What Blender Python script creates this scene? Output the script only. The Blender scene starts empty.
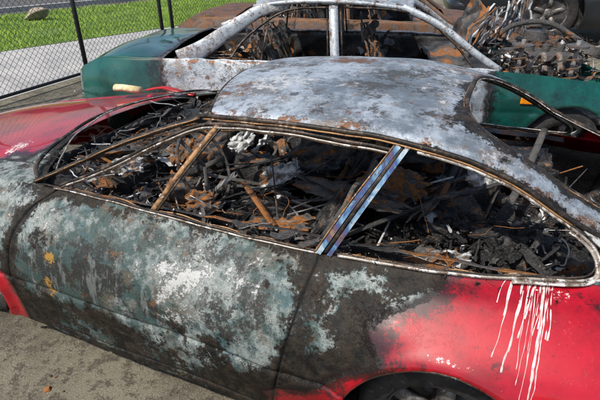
import bpy, math, random
import numpy as np
from mathutils import Vector, Matrix, noise as mn
random.seed(7); np.random.seed(7)
scene=bpy.context.scene
col=scene.collection

# ---------------------------------------------------------------- helpers
def ip(x,pts):
    xs=np.array([p[0] for p in pts],float); ys=np.array([p[1] for p in pts],float)
    x=np.clip(np.asarray(x,float),xs[0],xs[-1])
    m=np.gradient(ys,xs)
    i=np.clip(np.searchsorted(xs,x)-1,0,len(xs)-2)
    h=xs[i+1]-xs[i]; t=(x-xs[i])/h
    return ((2*t**3-3*t**2+1)*ys[i]+(t**3-2*t**2+t)*h*m[i]+(-2*t**3+3*t**2)*ys[i+1]+(t**3-t**2)*h*m[i+1])
def sst(v,a,b):
    t=np.clip((v-a)/(b-a),0,1); return t*t*(3-2*t)
def wob(X,Y,Z,s=0.0,f=1.0):
    r=0
    for k,(a,b,c,p) in enumerate([(2.1,1.3,3.1,.3),(4.7,3.9,5.3,1.7),(8.3,6.1,9.7,2.9),(15.1,12.7,17.3,.9)]):
        r=r+np.sin(f*a*X+p+s*1.7+1.3*np.sin(f*b*Y+s+f*1.1*c*Z*.5))*np.cos(f*c*Z+2*p+s)*(.55**k)
    return r
def mk(name,verts,faces,mat,parent=None,smooth=True,attrs=None,solid=0,keep_world=False):
    me=bpy.data.meshes.new(name)
    me.from_pydata([tuple(v) for v in np.asarray(verts,float).tolist()],[],faces)
    if attrs:
        for k,a in attrs.items():
            at=me.attributes.new(k,'FLOAT','POINT')
            at.data.foreach_set('value',np.asarray(a,dtype=np.float32).ravel())
    if smooth: me.polygons.foreach_set('use_smooth',[True]*len(me.polygons))
    me.materials.append(mat); me.update()
    ob=bpy.data.objects.new(name,me); col.objects.link(ob)
    if parent:
        ob.parent=parent
        if keep_world: ob.matrix_parent_inverse=parent.matrix_world.inverted()
    if solid:
        m=ob.modifiers.new('s','SOLIDIFY'); m.thickness=solid; m.offset=0
    return ob
def empty(name,loc=(0,0,0),rz=0):
    e=bpy.data.objects.new(name,None); e.location=loc; e.rotation_euler=(0,0,rz)
    e.empty_display_size=.2; col.objects.link(e); bpy.context.view_layer.update(); return e
def gridf(nu,nv,keep=None):
    i=np.arange(nu-1)[:,None]; j=np.arange(nv-1)[None,:]
    a=(i*nv+j); q=np.stack([a,a+nv,a+nv+1,a+1],-1).reshape(-1,4)
    if keep is not None: q=q[keep.reshape(-1)]
    return q.tolist()
class Acc:
    def __init__(s): s.v=[];s.f=[];s.t=[]
    def add(s,v,f,tone=0):
        o=len(s.v); s.v.extend([tuple(p) for p in v]); s.f.extend([tuple(i+o for i in q) for q in f])
        if hasattr(tone,'__len__'): s.t.extend(list(tone))
        else: s.t.extend([tone]*len(v))
    def sweep(s,pts,a,b=None,up=(0,0,1),n=8,tone=0,closed=False,taper=None):
        b=b or a; P=[Vector(p) for p in pts]; N=len(P); up=Vector(up); vs=[];fs=[]
        for i,p in enumerate(P):
            if closed: t=P[(i+1)%N]-P[i-1]
            else: t=P[min(i+1,N-1)]-P[max(i-1,0)]
            if t.length<1e-9: t=Vector((1,0,0))
            t.normalize(); sd=t.cross(up)
            if sd.length<1e-3: sd=t.cross(Vector((1,.2,.1)))
            sd.normalize(); u=sd.cross(t)
            k=taper[i] if taper else 1
            for j in range(n):
                an=2*math.pi*(j+.5)/n
                vs.append(p+sd*math.cos(an)*a*k+u*math.sin(an)*b*k)
        M=N if closed else N-1
        for i in range(M):
            for j in range(n):
                i2=(i+1)%N
                fs.append((i*n+j,i*n+(j+1)%n,i2*n+(j+1)%n,i2*n+j))
        if not closed:
            fs.append(tuple(range(n-1,-1,-1))); fs.append(tuple((N-1)*n+j for j in range(n)))
        s.add(vs,fs,tone)
    def box(s,c,d,rot=None,tone=0,jit=0):
        vs=[]
        for x in(-1,1):
            for y in(-1,1):
                for z in(-1,1):
                    p=Vector((x*d[0]/2,y*d[1]/2,z*d[2]/2))
                    if jit: p+=Vector([random.uniform(-jit,jit) for _ in range(3)])
                    if rot: p=rot@p
                    vs.append(p+Vector(c))
        s.add(vs,[(0,1,3,2),(4,6,7,5),(0,4,5,1),(2,3,7,6),(0,2,6,4),(1,5,7,3)],tone)
    def out(s,name,mat,parent=None,smooth=True,kw=False,solid=0):
        return mk(name,s.v,s.f,mat,parent,smooth,{'tone':s.t},solid,kw)
def crs(pts,n=8):
    P=[Vector(p) for p in pts]; r=[]
    for i in range(len(P)-1):
        p0=P[max(i-1,0)];p1=P[i];p2=P[i+1];p3=P[min(i+2,len(P)-1)]
        for k in range(n):
            t=k/n
            r.append(.5*((2*p1)+(p2-p0)*t+(2*p0-5*p1+4*p2-p3)*t*t+(3*p1-p0-3*p2+p3)*t**3))
    r.append(P[-1]); return r
def jitter(pts,a):   # heat-warped metal strip
    return [Vector(p)+Vector((mn.noise(Vector(p)*9+Vector((3,0,0))),mn.noise(Vector(p)*9),mn.noise(Vector(p)*9+Vector((0,7,0)))))*a for p in pts]

# ---------------------------------------------------------------- materials
class MT:
    def __init__(s,name):
        s.m=bpy.data.materials.new(name); s.m.use_nodes=True; s.nt=s.m.node_tree
        s.b=s.nt.nodes['Principled BSDF']; s.co=s.nt.nodes.new('ShaderNodeTexCoord').outputs['Object']
    def lk(s,v,i):
        if isinstance(v,bpy.types.NodeSocket): s.nt.links.new(v,i)
        elif isinstance(v,tuple) and i.type=='RGBA': i.default_value=(*v[:3],1)
        else: i.default_value=v
    def math(s,op,a,b=0.0,clamp=False):
        n=s.nt.nodes.new('ShaderNodeMath'); n.operation=op; n.use_clamp=clamp
        s.lk(a,n.inputs[0]); s.lk(b,n.inputs[1]); return n.outputs[0]
    def add(s,*a):
        r=a[0]
        for x in a[1:]: r=s.math('ADD',r,x)
        return r
    def mul(s,a,b): return s.math('MULTIPLY',a,b)
    def cen(s,a,k): return s.mul(s.math('SUBTRACT',a,.5),k)
    def mix(s,f,a,b):
        n=s.nt.nodes.new('ShaderNodeMix'); n.data_type='RGBA'
        s.lk(f,n.inputs[0]); s.lk(a,n.inputs[6]); s.lk(b,n.inputs[7]); return n.outputs[2]
    def mixf(s,f,a,b):
        n=s.nt.nodes.new('ShaderNodeMix'); n.data_type='FLOAT'
        s.lk(f,n.inputs[0]); s.lk(a,n.inputs[2]); s.lk(b,n.inputs[3]); return n.outputs[0]
    def ms(s,v,lo,hi,mx=1.0):
        n=s.nt.nodes.new('ShaderNodeMapRange'); n.interpolation_type='SMOOTHSTEP'
        s.lk(v,n.inputs[0]); n.inputs[1].default_value=lo; n.inputs[2].default_value=hi; n.inputs[4].default_value=mx
        return n.outputs[0]
    def noise(s,sc,d=6,r=.6,dist=0.0,off=0.0,scl=(1,1,1)):
        mp=s.nt.nodes.new('ShaderNodeMapping'); s.nt.links.new(s.co,mp.inputs[0])
        mp.inputs[1].default_value=(off,off*1.3,off*.7); mp.inputs[3].default_value=scl
        n=s.nt.nodes.new('ShaderNodeTexNoise'); s.nt.links.new(mp.outputs[0],n.inputs['Vector'])
        n.inputs['Scale'].default_value=sc;n.inputs['Detail'].default_value=d;n.inputs['Roughness'].default_value=r;n.inputs['Distortion'].default_value=dist
        return n.outputs[0]
    def at(s,name):
        n=s.nt.nodes.new('ShaderNodeAttribute'); n.attribute_name=name; return n.outputs['Fac']
    def ramp(s,f,els,const=False):
        n=s.nt.nodes.new('ShaderNodeValToRGB'); s.lk(f,n.inputs[0]); r=n.color_ramp
        if const: r.interpolation='CONSTANT'
        while len(r.elements)<len(els): r.elements.new(1)
        for e,(p,c) in zip(r.elements,els): e.position=p; e.color=(*c,1)
        return n.outputs[0]
    def bump(s,h,st,d=.01):
        n=s.nt.nodes.new('ShaderNodeBump'); n.inputs['Strength'].default_value=st; n.inputs['Distance'].default_value=d
        s.lk(h,n.inputs['Height']); s.nt.links.new(n.outputs[0],s.b.inputs['Normal'])
    def fin(s,c=None,r=None,met=None):
        if c is not None: s.lk(c,s.b.inputs['Base Color'])
        if r is not None: s.lk(r,s.b.inputs['Roughness'])
        if met is not None: s.lk(met,s.b.inputs['Metallic'])
        return s.m

def burnt(name,paint,light,mid,dark=(.022,.02,.018),stain=(.11,.08,.05),white=(.66,.66,.65),lt=(.46,.54),drk=(.53,.57),whit=.64,rustthr=.6,rough=.55,metal=.15,coat=1.0,grain=1.0,blue=None,wmx=.9):
    m=MT(name)
    n1=m.noise(2.4,7,.72,0); n2=m.noise(6.5,8,.74,.15,5); n3=m.noise(19,6,.75,0,11); n4=m.noise(80,4,.75,0,3); n5=m.noise(4.5,8,.74,.2,17); n6=m.noise(11,7,.75,.2,31)
    st=m.noise(1,5,.7,0,61,(26,26,3.0))
    base=m.add(n1,m.cen(n3,.45*grain),m.cen(n4,.22*grain),m.cen(st,.3*grain),m.mul(m.at('lite'),.16))
    c=m.mix(m.ms(base,lt[0]-.05,lt[1]+.05),mid,light)
    c=m.mix(m.ms(m.add(n6,m.cen(n4,.2*grain)),.50,.60,.6),c,m.mix(.55,mid,dark))
    if blue: c=m.mix(m.ms(m.add(n5,m.cen(n6,.5)),.45,.37,.5),c,blue)
    c=m.mix(m.ms(m.add(n5,m.cen(n3,.3*grain)),.53,.60,.6),c,stain)
    dk=m.ms(m.add(n2,m.cen(n4,.3*grain),m.cen(st,.2*grain),m.mul(m.at('lite'),-.05)),drk[0],drk[1],.9)
    c=m.mix(dk,c,dark)
    c=m.mix(m.ms(m.add(st,m.cen(n2,.6)),.56,.66,.35),c,light)
    rm=m.ms(m.add(n6,m.cen(n4,.3),m.mul(m.at('rust'),.22)),rustthr,rustthr+.04,.9)
    c=m.mix(rm,c,m.mix(n3,(.26,.10,.03),(.09,.045,.022)))
    am=m.ms(m.add(m.mul(n5,.45),m.mul(n3,.35),m.mul(n6,.2),m.mul(m.at('ash'),.16),m.cen(n4,.40*grain),m.cen(st,.22)),whit-.02,whit+.04,wmx)
    c=m.mix(am,c,m.mix(n3,tuple(x*.7 for x in white),tuple(min(1,x*1.1) for x in white)))
    smk=m.ms(m.add(m.at('soot'),m.cen(n2,1.7),m.cen(n6,.9),m.cen(n4,.7)),.44,.58,.975)
    c=m.mix(smk,c,m.mix(m.ms(n3,.38,.66),(.006,.0055,.005),(.036,.026,.018)))
    ym=m.ms(m.add(m.at('yel'),m.cen(n6,1.6),m.cen(n4,1.0)),.46,.56,.85)
    c=m.mix(ym,c,m.mix(n3,(.58,.34,.05),(.26,.13,.03)))
    pv=m.add(m.at('paint'),m.cen(n5,.7),m.cen(n3,.35),m.cen(n4,.12))
    pm=m.ms(pv,.49,.52)
    edge=m.mul(m.ms(pv,.22,.42),m.math('SUBTRACT',1.0,pm))
    c=m.mix(m.mul(edge,.94),c,(.013,.008,.007))
    pc=m.mix(m.ms(n1,.4,.62),paint,tuple(x*.55 for x in paint))
    pc=m.mix(m.ms(m.add(pv,m.cen(n6,1.4),m.cen(n4,.6)),.90,.60,.95),pc,tuple(x*.05+.006 for x in paint))
    pc=m.mix(m.ms(m.add(m.mul(n4,.6),m.mul(n6,.4)),.60,.65,.35),pc,(.30,.24,.22))
    sm2=m.ms(m.add(m.mul(m.at('scuff'),.32),m.mul(n3,.5),m.mul(n4,.5)),.80,.84,.92)
    pc=m.mix(sm2,pc,(.62,.57,.56))
    c=m.mix(pm,c,pc)
    c=m.mix(m.ms(m.at('seam'),.25,.7),c,(.005,.005,.005))
    rg=m.mixf(pm,m.add(m.mul(n3,.5),rough-.25),.40)
    m.lk(m.mul(pm,m.mixf(sm2,coat,.1)),m.b.inputs['Coat Weight']); m.b.inputs['Coat Roughness'].default_value=.05
    mt=m.mul(m.math('SUBTRACT',1.0,pm),m.mul(m.math('SUBTRACT',1.0,smk),metal))
    h=m.add(n3,m.mul(n4,.8),m.mul(am,.5),m.mul(smk,-.35),m.mul(n6,.6))
    h=m.mul(h,m.mixf(pm,1.0,.07)); h=m.add(h,m.mul(pm,.6))
    m.bump(h,.8*(.45+.55*grain),.006)
    m.lk(m.mul(m.mixf(smk,.45,.22),m.mixf(pm,1.0,.45)),m.b.inputs['Specular IOR Level'])
    return m.fin(c,rg,mt)
RED=(.42,.003,.015)
M_body=burnt('burnt_red_paint',RED,(.28,.31,.30),(.042,.072,.068),white=(.56,.57,.56),lt=(.475,.565),drk=(.505,.545),whit=.595,rustthr=.62,blue=(.045,.11,.13),wmx=.8)
M_roof=burnt('burnt_roof_metal',RED,(.43,.48,.54),(.17,.20,.235),dark=(.07,.063,.057),stain=(.19,.14,.10),white=(.64,.66,.68),lt=(.45,.56),drk=(.53,.59),whit=.585,rustthr=.60,rough=.42,metal=.34,grain=.65)
M_green=burnt('burnt_green_paint',(.004,.085,.07),(.46,.50,.54),(.20,.24,.28),dark=(.06,.05,.045),stain=(.20,.14,.09),white=(.62,.63,.65),lt=(.45,.56),drk=(.55,.60),whit=.61,rustthr=.60,rough=.42,metal=.35,grain=.7)
M_rusty=burnt('burnt_rusty_shell',(.05,.06,.07),(.13,.10,.085),(.08,.045,.03),rustthr=.53,whit=.68)

def frame_mat(name,base,alt,spots,rough=.5,metal=.5,sc=14,spt=(.56,.62),sp=.8):
    m=MT(name); n=m.noise(sc,6,.7,.2); n2=m.noise(sc*3,6,.75,0,7); n4=m.noise(160,3,.6)
    c=m.mix(m.ms(n,.43,.57),base,alt); c=m.mix(m.ms(m.add(m.mul(n2,.6),m.mul(n,.4)),*spt,sp),c,spots)
    m.bump(m.add(n2,m.mul(n4,.4)),.5,.004)
    return m.fin(c,m.add(m.mul(n2,.4),rough-.2),metal)
M_frame=frame_mat('sooty_steel_frame',(.020,.017,.015),(.085,.062,.048),(.24,.19,.15),spt=(.54,.60))
M_gold=frame_mat('rust_gold_frame',(.36,.20,.09),(.12,.06,.03),(.55,.45,.33),metal=.4,spt=(.54,.60))
M_steel=frame_mat('scorched_bright_trim',(.36,.32,.28),(.12,.08,.055),(.72,.71,.69),rough=.45,metal=.4,sc=9,spt=(.51,.55))
M_rubber=frame_mat('charred_rubber',(.012,.012,.012),(.03,.028,.026),(.10,.09,.08),rough=.85,metal=0)
M_rim=frame_mat('burnt_alloy',(.20,.19,.18),(.07,.06,.055),(.4,.36,.3),metal=.4)
M_black=frame_mat('char_panel',(.012,.011,.011),(.035,.03,.028),(.14,.085,.05),rough=.8,metal=0,sc=7)
M_fence=frame_mat('black_fence_steel',(.012,.013,.015),(.02,.02,.022),(.03,.03,.03),rough=.5,metal=0)
M_drip=frame_mat('melted_white_drips',(.70,.64,.62),(.50,.40,.38),(.76,.74,.72),rough=.6,metal=0)
m=MT('heat_blued_steel'); n=m.noise(6,5,.65,.5,0,(1,1,.7)); n2=m.noise(35,6,.75)
c=m.ramp(m.add(n,m.cen(n2,.15)),[(.32,(.34,.22,.11)),(.39,(.14,.09,.15)),(.44,(.05,.11,.27)),(.50,(.17,.32,.47)),(.56,(.46,.56,.62)),(.64,(.66,.68,.68))])
c=m.mix(m.ms(n2,.54,.62,.85),c,(.10,.06,.045)); m.bump(n2,.5,.003)
M_blue=m.fin(c,.38,.4)
m=MT('charred_debris'); t=m.at('tone'); n=m.noise(24,6,.78,.2); n2=m.noise(120,4,.75); n0=m.noise(3.2,4,.6,0,9)
tt=m.add(t,m.cen(n,.48))
c=m.ramp(tt,[(0,(.005,.005,.006)),(.30,(.013,.0125,.0125)),(.43,(.05,.047,.045)),(.52,(.12,.115,.11)),(.57,(.11,.055,.03)),(.63,(.40,.155,.03)),(.69,(.22,.08,.025)),(.75,(.22,.20,.175)),(.84,(.38,.39,.40)),(.96,(.78,.78,.77))])
c=m.mix(m.ms(n2,.55,.67,.6),c,(.21,.20,.19))
c=m.mix(m.ms(m.add(n0,m.cen(n,.7)),.63,.70,.75),c,(.34,.13,.03))
m.bump(m.add(n,m.mul(n2,.5)),1.0,.012)
m.lk(.5,m.b.inputs['Specular IOR Level'])
M_deb=m.fin(c,m.add(m.mul(n2,.6),m.mul(n,.4),-.08),.12)
def flat(name,c1,c2,sc=20,rough=.6,metal=0,b=.3):
    m=MT(name); n=m.noise(sc,6,.65,.3); m.bump(n,b,.005); return m.fin(m.mix(m.ms(n,.38,.62),c1,c2),rough,metal)
M_orange=flat('amber_lens',(.85,.30,.01),(.7,.2,.01),30,.25,0,.05)
M_cream=flat('cream_foam_roll',(.70,.62,.42),(.5,.40,.20),25,.8)
M_redscrap=flat('red_scrap',(.42,.012,.015),(.25,.01,.01),12,.4)
M_darkpaint=flat('dark_car_paint',(.015,.017,.02),(.02,.022,.026),3,.2,0,.02)
M_glass=flat('dark_glass',(.01,.012,.014),(.02,.02,.02),2,.05,0,0)
M_stone=flat('boulder_stone',(.36,.30,.22),(.20,.17,.13),6,.9,0,.8)

# ---------------------------------------------------------------- camera
F=Vector((-.345,.804,-.483)).normalized(); R=Vector((.919,.394,0)).normalized(); U=R.cross(F).normalized(); R=F.cross(U)
cam=bpy.data.cameras.new('camera'); co=bpy.data.objects.new('camera',cam); col.objects.link(co)
Mx=Matrix((R,U,-F)).transposed().to_4x4(); Mx.translation=Vector((0,0,1.85)); co.matrix_world=Mx
cam.sensor_width=36; cam.lens=471/600*36; cam.clip_end=500; cam.clip_start=.05; scene.camera=co

# ================================================================= SPORTS CAR
yc=2.14
sc_e=empty('burnt_sports_car',(-1.2,yc,0))
WM=lambda x: ip(x,[(-3.95,.60),(-3.6,.84),(-3.2,.96),(-2.6,1.03),(-2,1.05),(-.5,1.05),(.3,1.045),(.8,.97),(1.2,.80)])
HB=lambda x: ip(x,[(-3.95,.46),(-3.6,.64),(-3.2,.73),(-2.6,.79),(-1.85,.825),(-.5,.82),(.0,.78),(.4,.70),(.8,.66),(1.2,.60)])
ZB=lambda x: ip(x,[(-3.95,.50),(-3.6,.60),(-3.0,.71),(-2.4,.80),(-1.8,.855),(-.5,.85),(0,.87),(.4,.90),(.8,.88),(1.2,.80)])
HR=lambda x: ip(x,[(-1.3,.54),(-1.07,.575),(-.6,.605),(-.26,.60),(.06,.585),(.4,.595),(.8,.57),(1.2,.52)])
ZR=lambda x: ip(x,[(-1.3,1.19),(-1.07,1.222),(-.7,1.25),(-.26,1.243),(.06,1.175),(.36,1.03),(.7,.94),(1.2,.83)])
def crW(nt,k):
    W=np.zeros((nt,k)); ts=np.linspace(0,k-1,nt)
    for a,t in enumerate(ts):
        i=min(int(t),k-2); u=t-i
        for j,w in ((i-1,-.5*u+u*u-.5*u**3),(i,1-2.5*u*u+1.5*u**3),(i+1,.5*u+2*u*u-1.5*u**3),(i+2,-.5*u*u+.5*u**3)):
            W[a,min(max(j,0),k-1)]+=w
    return W
XF=lambda z: ip(z,[(.17,-1.62),(.24,-1.82),(.36,-1.92),(.52,-1.95),(.68,-1.92),(.78,-1.86),(.87,-1.74)])
XR=lambda z: ip(z,[(.17,-.61),(.5,-.545),(.87,-.482)])
RA=.352
def G(X,x0,sx,Z,z0,sz): return np.exp(-((X-x0)/sx)**2-((Z-z0)/sz)**2)
SIDE={}
def car_side(sign,nx,nt):
    xs=np.linspace(-3.95,1.2,nx); wm=WM(xs);hb=HB(xs);zb=ZB(xs)
    cw=np.stack([wm-.03,wm-.012,wm,wm-.012,wm-.055,hb+(wm-hb)*.34,hb+.018,hb],1)
    sq=np.clip((zb-.17)/.68,.4,1.1)
    cz=np.stack([zb*0+.165,.165+.13*sq,.165+.27*sq,.165+.40*sq,.165+.52*sq,zb-.058,zb-.016,zb],1)
    W=crW(nt,8); w=cw@W.T; z=cz@W.T; X=np.repeat(xs[:,None],nt,1)
    keep=np.ones((nx-1,nt-1),bool)
    for xw in(-2.42,.03):
        dx=X-xw; dz=z-.32; r=np.hypot(dx,dz)+1e-9; Ra=RA
        near=(np.abs(r-Ra)<.006)
        X=np.where(near,xw+dx*Ra/r,X); z=np.where(near,.32+dz*Ra/r,z)
        w=w+.016*np.exp(-((r-Ra-.015)/.03)**2)
        rc=(r[:-1,:-1]+r[1:,1:]+r[1:,:-1]+r[:-1,1:])/4
        keep&=rc>Ra
    f_=XF(z); r_=XR(z)
    d=np.minimum(np.abs(X-f_)*.9,np.abs(X-r_))
    inside=(X>f_-.01)&(X<r_+.01)
    seam=np.exp(-(d/.006)**2)
    seam=np.maximum(seam,np.exp(-((z-.215)/.006)**2)*inside)
    groove=np.exp(-((z-.455)/.011)**2)*sst(X,-3.7,-3.4)*(1-sst(X,.85,1.0))
    Y=sign*w
    dent=.007*wob(X,Y,z,1.0,1.2)*sst(z,.2,.4)*(1-sst(z,.72,.8))+.003*wob(X,Y,z,3.0,4)*(1-sst(z,.72,.8))
    calm=1-.75*sst(X,-.15,.1)
    w2=w-.013*seam-.011*groove-dent*.8*calm
    w2=w2+.006*inside*(X>r_-.3)*sst(X,r_-.35,r_)
    SIDE[sign]=(xs,z,w2)
    xb=-.06+(z-.82)*.95+.05*np.sin(z*14)+.03*np.sin(z*31+1)
    paint=sst(X-xb,-.16,.16)
    paint=np.maximum(paint,(1-sst(X,-2.02,-1.90))*(1-sst(z,.40,.56)))
    paint=np.maximum(paint,1-sst(X,-3.0,-2.7))
    if sign>0: paint=np.maximum(1-sst(X,-2.2,-1.7),sst(X,-.1,.2))
    soot=.18+.44*(1-sst(z,.30,.54))
    soot=soot+.62*np.exp(-((X-r_-.03)/.08)**2)*(1-.3*sst(z,.6,.8))+.55*np.exp(-((X-xb+.10)/.09)**2)
    soot=soot+.6*np.exp(-((X-f_)/.06)**2)+.42*sst(z,.805,.85)+.35*G(X,-.85,.25,z,.50,.07)+.35*G(X,-.25,.12,z,.5,.2)
    soot=soot+.35*G(X,-1.72,.12,z,.70,.06)-.30*G(X,-1.10,.5,z,.68,.10)-.1*G(X,-2.15,.2,z,.7,.2)
    soot=soot+.35*G(X,-.60,.12,z,.80,.05)+.25*G(X,-1.5,.25,z,.40,.06)
    lite=.9*G(X,-.95,.45,z,.71,.11)+.6*G(X,-.2,.15,z,.74,.08)+.5*G(X,-1.8,.15,z,.72,.1)-1.1*G(X,-1.42,.28,z,.62,.16)+.3*G(X,-2.2,.2,z,.7,.2)-.3*(1-sst(z,.35,.5))
    ash=.55*G(X,-.95,.4,z,.71,.09)+.45*G(X,-.15,.15,z,.74,.08)+.5*G(X,-1.75,.15,z,.77,.07)+.4*G(X,-1.0,.4,z,.53,.04)-.5*G(X,-1.42,.25,z,.6,.15)
    yel=.5*G(X,-1.68,.06,z,.63,.05)+.55*G(X,-1.70,.045,z,.47,.09)+.3*G(X,-1.62,.03,z,.36,.05)
    rust=.6*sst(z,.825,.86)+.35*np.exp(-((X+.48)/.06)**2)+.2*(1-sst(z,.3,.45))
    scuff=.98*G(X,.02,.13,z,.705,.014)+.7*G(X,.16,.06,z,.67,.015)+.6*G(X,-.10,.07,z,.64,.02)+.5*G(X,.3,.08,z,.5,.05)+.95*G(X,.30,.06,z,.87,.015)
    V=np.stack([X,yc+sign*w2,z],-1).reshape(-1,3)
    nm='near_body_side' if sign<0 else 'far_body_side'
    mk(nm,V,gridf(nx,nt,keep),M_body,sc_e,True,dict(paint=paint,soot=soot,ash=ash,lite=lite,yel=yel,rust=rust,scuff=scuff,seam=np.maximum(seam,.35*groove)),solid=.004,keep_world=True)
car_side(-1,840,140); car_side(1,300,60)
def sidey(x,z):
    xs,zz,ww=SIDE[-1]; i=int(np.clip(np.searchsorted(xs,x),0,len(xs)-1)); return yc-float(np.interp(z,zz[i],ww[i]))
rd=random.Random(4); D=Acc()
for k in range(30):
    x=rd.choice([rd.gauss(.25,.016),rd.gauss(.21,.03),rd.uniform(.12,.34)]); z0=float(ZB(x))-rd.uniform(-.01,.03); L=rd.choice([.03,.05,.08,.13,.20,.30])*rd.uniform(.7,1.2)
    if abs(x-.23)>.05: L*=.4
    n=max(8,int(L/.005))
    wd=rd.choice([.0014,.0018,.0025,.0042]); pts=[];tp=[]; sl=rd.uniform(-.03,.005)
    for i in range(n):
        t=i/(n-1); z=z0-L*t; xx=x+sl*t+.004*mn.noise(Vector((k,z*25,0))); pts.append((xx,sidey(xx,z)-.0026,z)); tp.append((.6+1.3*abs(mn.noise(Vector((z*38,k*3.3,0)))))*(1-.45*t) if i<n-3 else .9)
    D.sweep(pts,wd,.0016,up=(0,1,0),n=6,taper=tp)
D.out('white_drips',M_drip,sc_e,kw=True)

# hood
nx,nv=260,160
v=np.linspace(-1,1,nv)[None,:]; s=np.linspace(0,1,nx)[:,None]
cowl=-2.22+.37*np.abs(v)**2.2
X=-3.95+s*(cowl+3.95); hb=HB(X); Y=v*hb; Z=ZB(X)+.055*(1-np.abs(v)**2.2)-.012*np.exp(-((np.abs(Y)-.60)/.05)**2)
seam=np.exp(-((np.abs(Y)-.64)/.006)**2)*(X<-2.0)
Z=Z-.012*seam+.003*wob(X,Y,Z,2,.8)*sst(np.abs(X),2.0,2.5)
Z=np.where(np.abs(v)>.985,ZB(X)+.0005,Z)
red=sst(-X,2.10,2.30)+.25*sst(Y,.2,.6)
red=np.where(Y<-.64,np.clip(sst(-X,2.9,3.2),0,1),red)
soot=.2+.6*np.exp(-((X-cowl)/.08)**2)
ash=.9*np.exp(-((X+2.35)/.16)**2-((Y+.58)/.1)**2)
red=red-.75*np.exp(-((X+2.33)/.11)**2-((Y+.60)/.06)**2)
mk('hood',np.stack([X,yc+Y,Z],-1).reshape(-1,3),gridf(nx,nv),M_body,sc_e,True,dict(paint=np.broadcast_to(red,X.shape),soot=soot,ash=ash,seam=seam,scuff=1.15*np.exp(-((X+2.42)/.10)**2-((Y+.5)/.12)**2)),solid=.004,keep_world=True)
# roof / upper shell with rear window aperture
nx,nv=360,220
v=np.linspace(-1,1,nv)[None,:]; s=np.linspace(0,1,nx)[:,None]
xf=-1.07-.13*(1-np.abs(v)**2)
X=xf+s*(1.2-xf); hr=HR(X); Y=v*hr
crown=.068*(1-np.abs(v)**2.4)
Z=ZR(X)+crown*(1-.3*sst(X,.2,1.0))-.012*sst(np.abs(v),.93,1.0)
Z=Z-.02*np.exp(-((X+.5)/.35)**2-((Y+.05)/.3)**2)*1.0+.0035*wob(X,Y,Z*0,5,1.3)+.0018*wob(X,Y,Z*0,9,4.0)
cx,hx,hy=.385,.50,.455
q=np.abs((X-cx)/hx)**4+np.abs(Y/hy)**4
qc=(q[:-1,:-1]+q[1:,1:]+q[1:,:-1]+q[:-1,1:])/4
soot=.03+.36*sst(np.abs(v),.93,1.0)+.48*np.exp(-((q-1.0)/.5)**2)+.25*np.exp(-((X-xf)/.04)**2)+.22*sst(X,-.35,-.05)*(Y<.1)
soot=soot+.08*sst(-Y,.34,.55)*sst(X,-1.0,-.5)+.14*np.exp(-((X+.35)/.25)**2-((Y+.2)/.25)**2)
ash=.0+.6*np.exp(-((X+.90)/.2)**2-((Y+.2)/.16)**2)+.6*np.exp(-((X+.55)/.3)**2-((Y-.38)/.10)**2)+.4*np.exp(-((X+.15)/.12)**2-((Y-.1)/.3)**2)
lite=.0+1.0*np.exp(-((X+.95)/.25)**2-((Y+.2)/.25)**2)-1.0*np.exp(-((X+.4)/.28)**2-((Y+.1)/.25)**2)+.4*np.exp(-((X+.6)/.3)**2-((Y+.45)/.12)**2)
rust=-.05+1.1*np.exp(-((X+.72)/.16)**2-((Y-.25)/.10)**2)+.7*np.exp(-((X+1.05)/.12)**2-((Y+.3)/.12)**2)+.7*np.exp(-((X+.2)/.15)**2-((Y-.3)/.1)**2)+.7*np.exp(-((q-1)/.35)**2)+.55*sst(np.abs(v),.88,1)
paint=sst(X,.55,.8)+0*Y
mk('roof_panel',np.stack([X,yc+Y,Z],-1).reshape(-1,3),gridf(nx,nv,qc>1),M_roof,sc_e,True,dict(paint=paint,soot=soot,ash=ash,rust=rust,lite=lite),solid=.008,keep_world=True)
def roofz(x,y):
    vv=abs(y)/float(HR(x)); return float(ZR(x))+.068*(1-min(vv,1)**2.4)*(1-.3*float(sst(x,.2,1.0)))
for sg in(-1,1):
    nx,nt=90,40
    t=np.linspace(0,1,nt)[None,:]; s=np.linspace(0,1,nx)[:,None]
    x0=.375+.05*np.sin(np.pi*t)-.05*sst(t,.7,1.0)-.03*(1-sst(t,0,.2)); X=x0+s*(1.2-x0)
    w=HB(X)+(HR(X)-HB(X))*t**1.2; Z=ZB(X)+(ZR(X)-ZB(X)-.004)*t
    w=w+.012*np.sin(np.pi*t)
    edge=np.exp(-((X-x0)/.03)**2)
    mk('sail_panel',np.stack([X,yc+sg*w,Z],-1).reshape(-1,3),gridf(nx,nt),M_body,sc_e,True,dict(paint=sst(X,.40,.50)*(1-.3*t),soot=.2*edge+.1,ash=1.8*edge),solid=.006,keep_world=True)
a=Acc()
for x in(-3.95,1.2):
    wm=float(WM(x));hb=float(HB(x));zb=float(ZB(x)); sgn=-1 if x<0 else 1
    ring=[(-wm+.03,.165),(-wm,.35),(-wm+.03,zb-.12),(-hb,zb),(0,zb+.05),(hb,zb),(wm-.03,zb-.12),(wm,.35),(wm-.03,.165)]
    c0=[(x,yc+p[0],p[1]) for p in ring]; c1=[(x+sgn*.06,yc+p[0]*.9,.165+(p[1]-.165)*.88+.02) for p in ring]
    n=len(ring); a.add(c0+c1,[(i,i+1,n+i+1,n+i) for i in range(n-1)]+[tuple(range(n,2*n))])
o=mk('nose_and_tail',a.v,a.f,M_body,sc_e,True,dict(paint=[1.0]*len(a.v),soot=[0.0]*len(a.v)),keep_world=True)
a=Acc()
a.sweep(crs([(-3.80,yc-.78,.38),(-3.98,yc-.6,.38),(-4.04,yc,.38),(-3.98,yc+.6,.38),(-3.80,yc+.78,.38)]),.02,.045)
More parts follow.
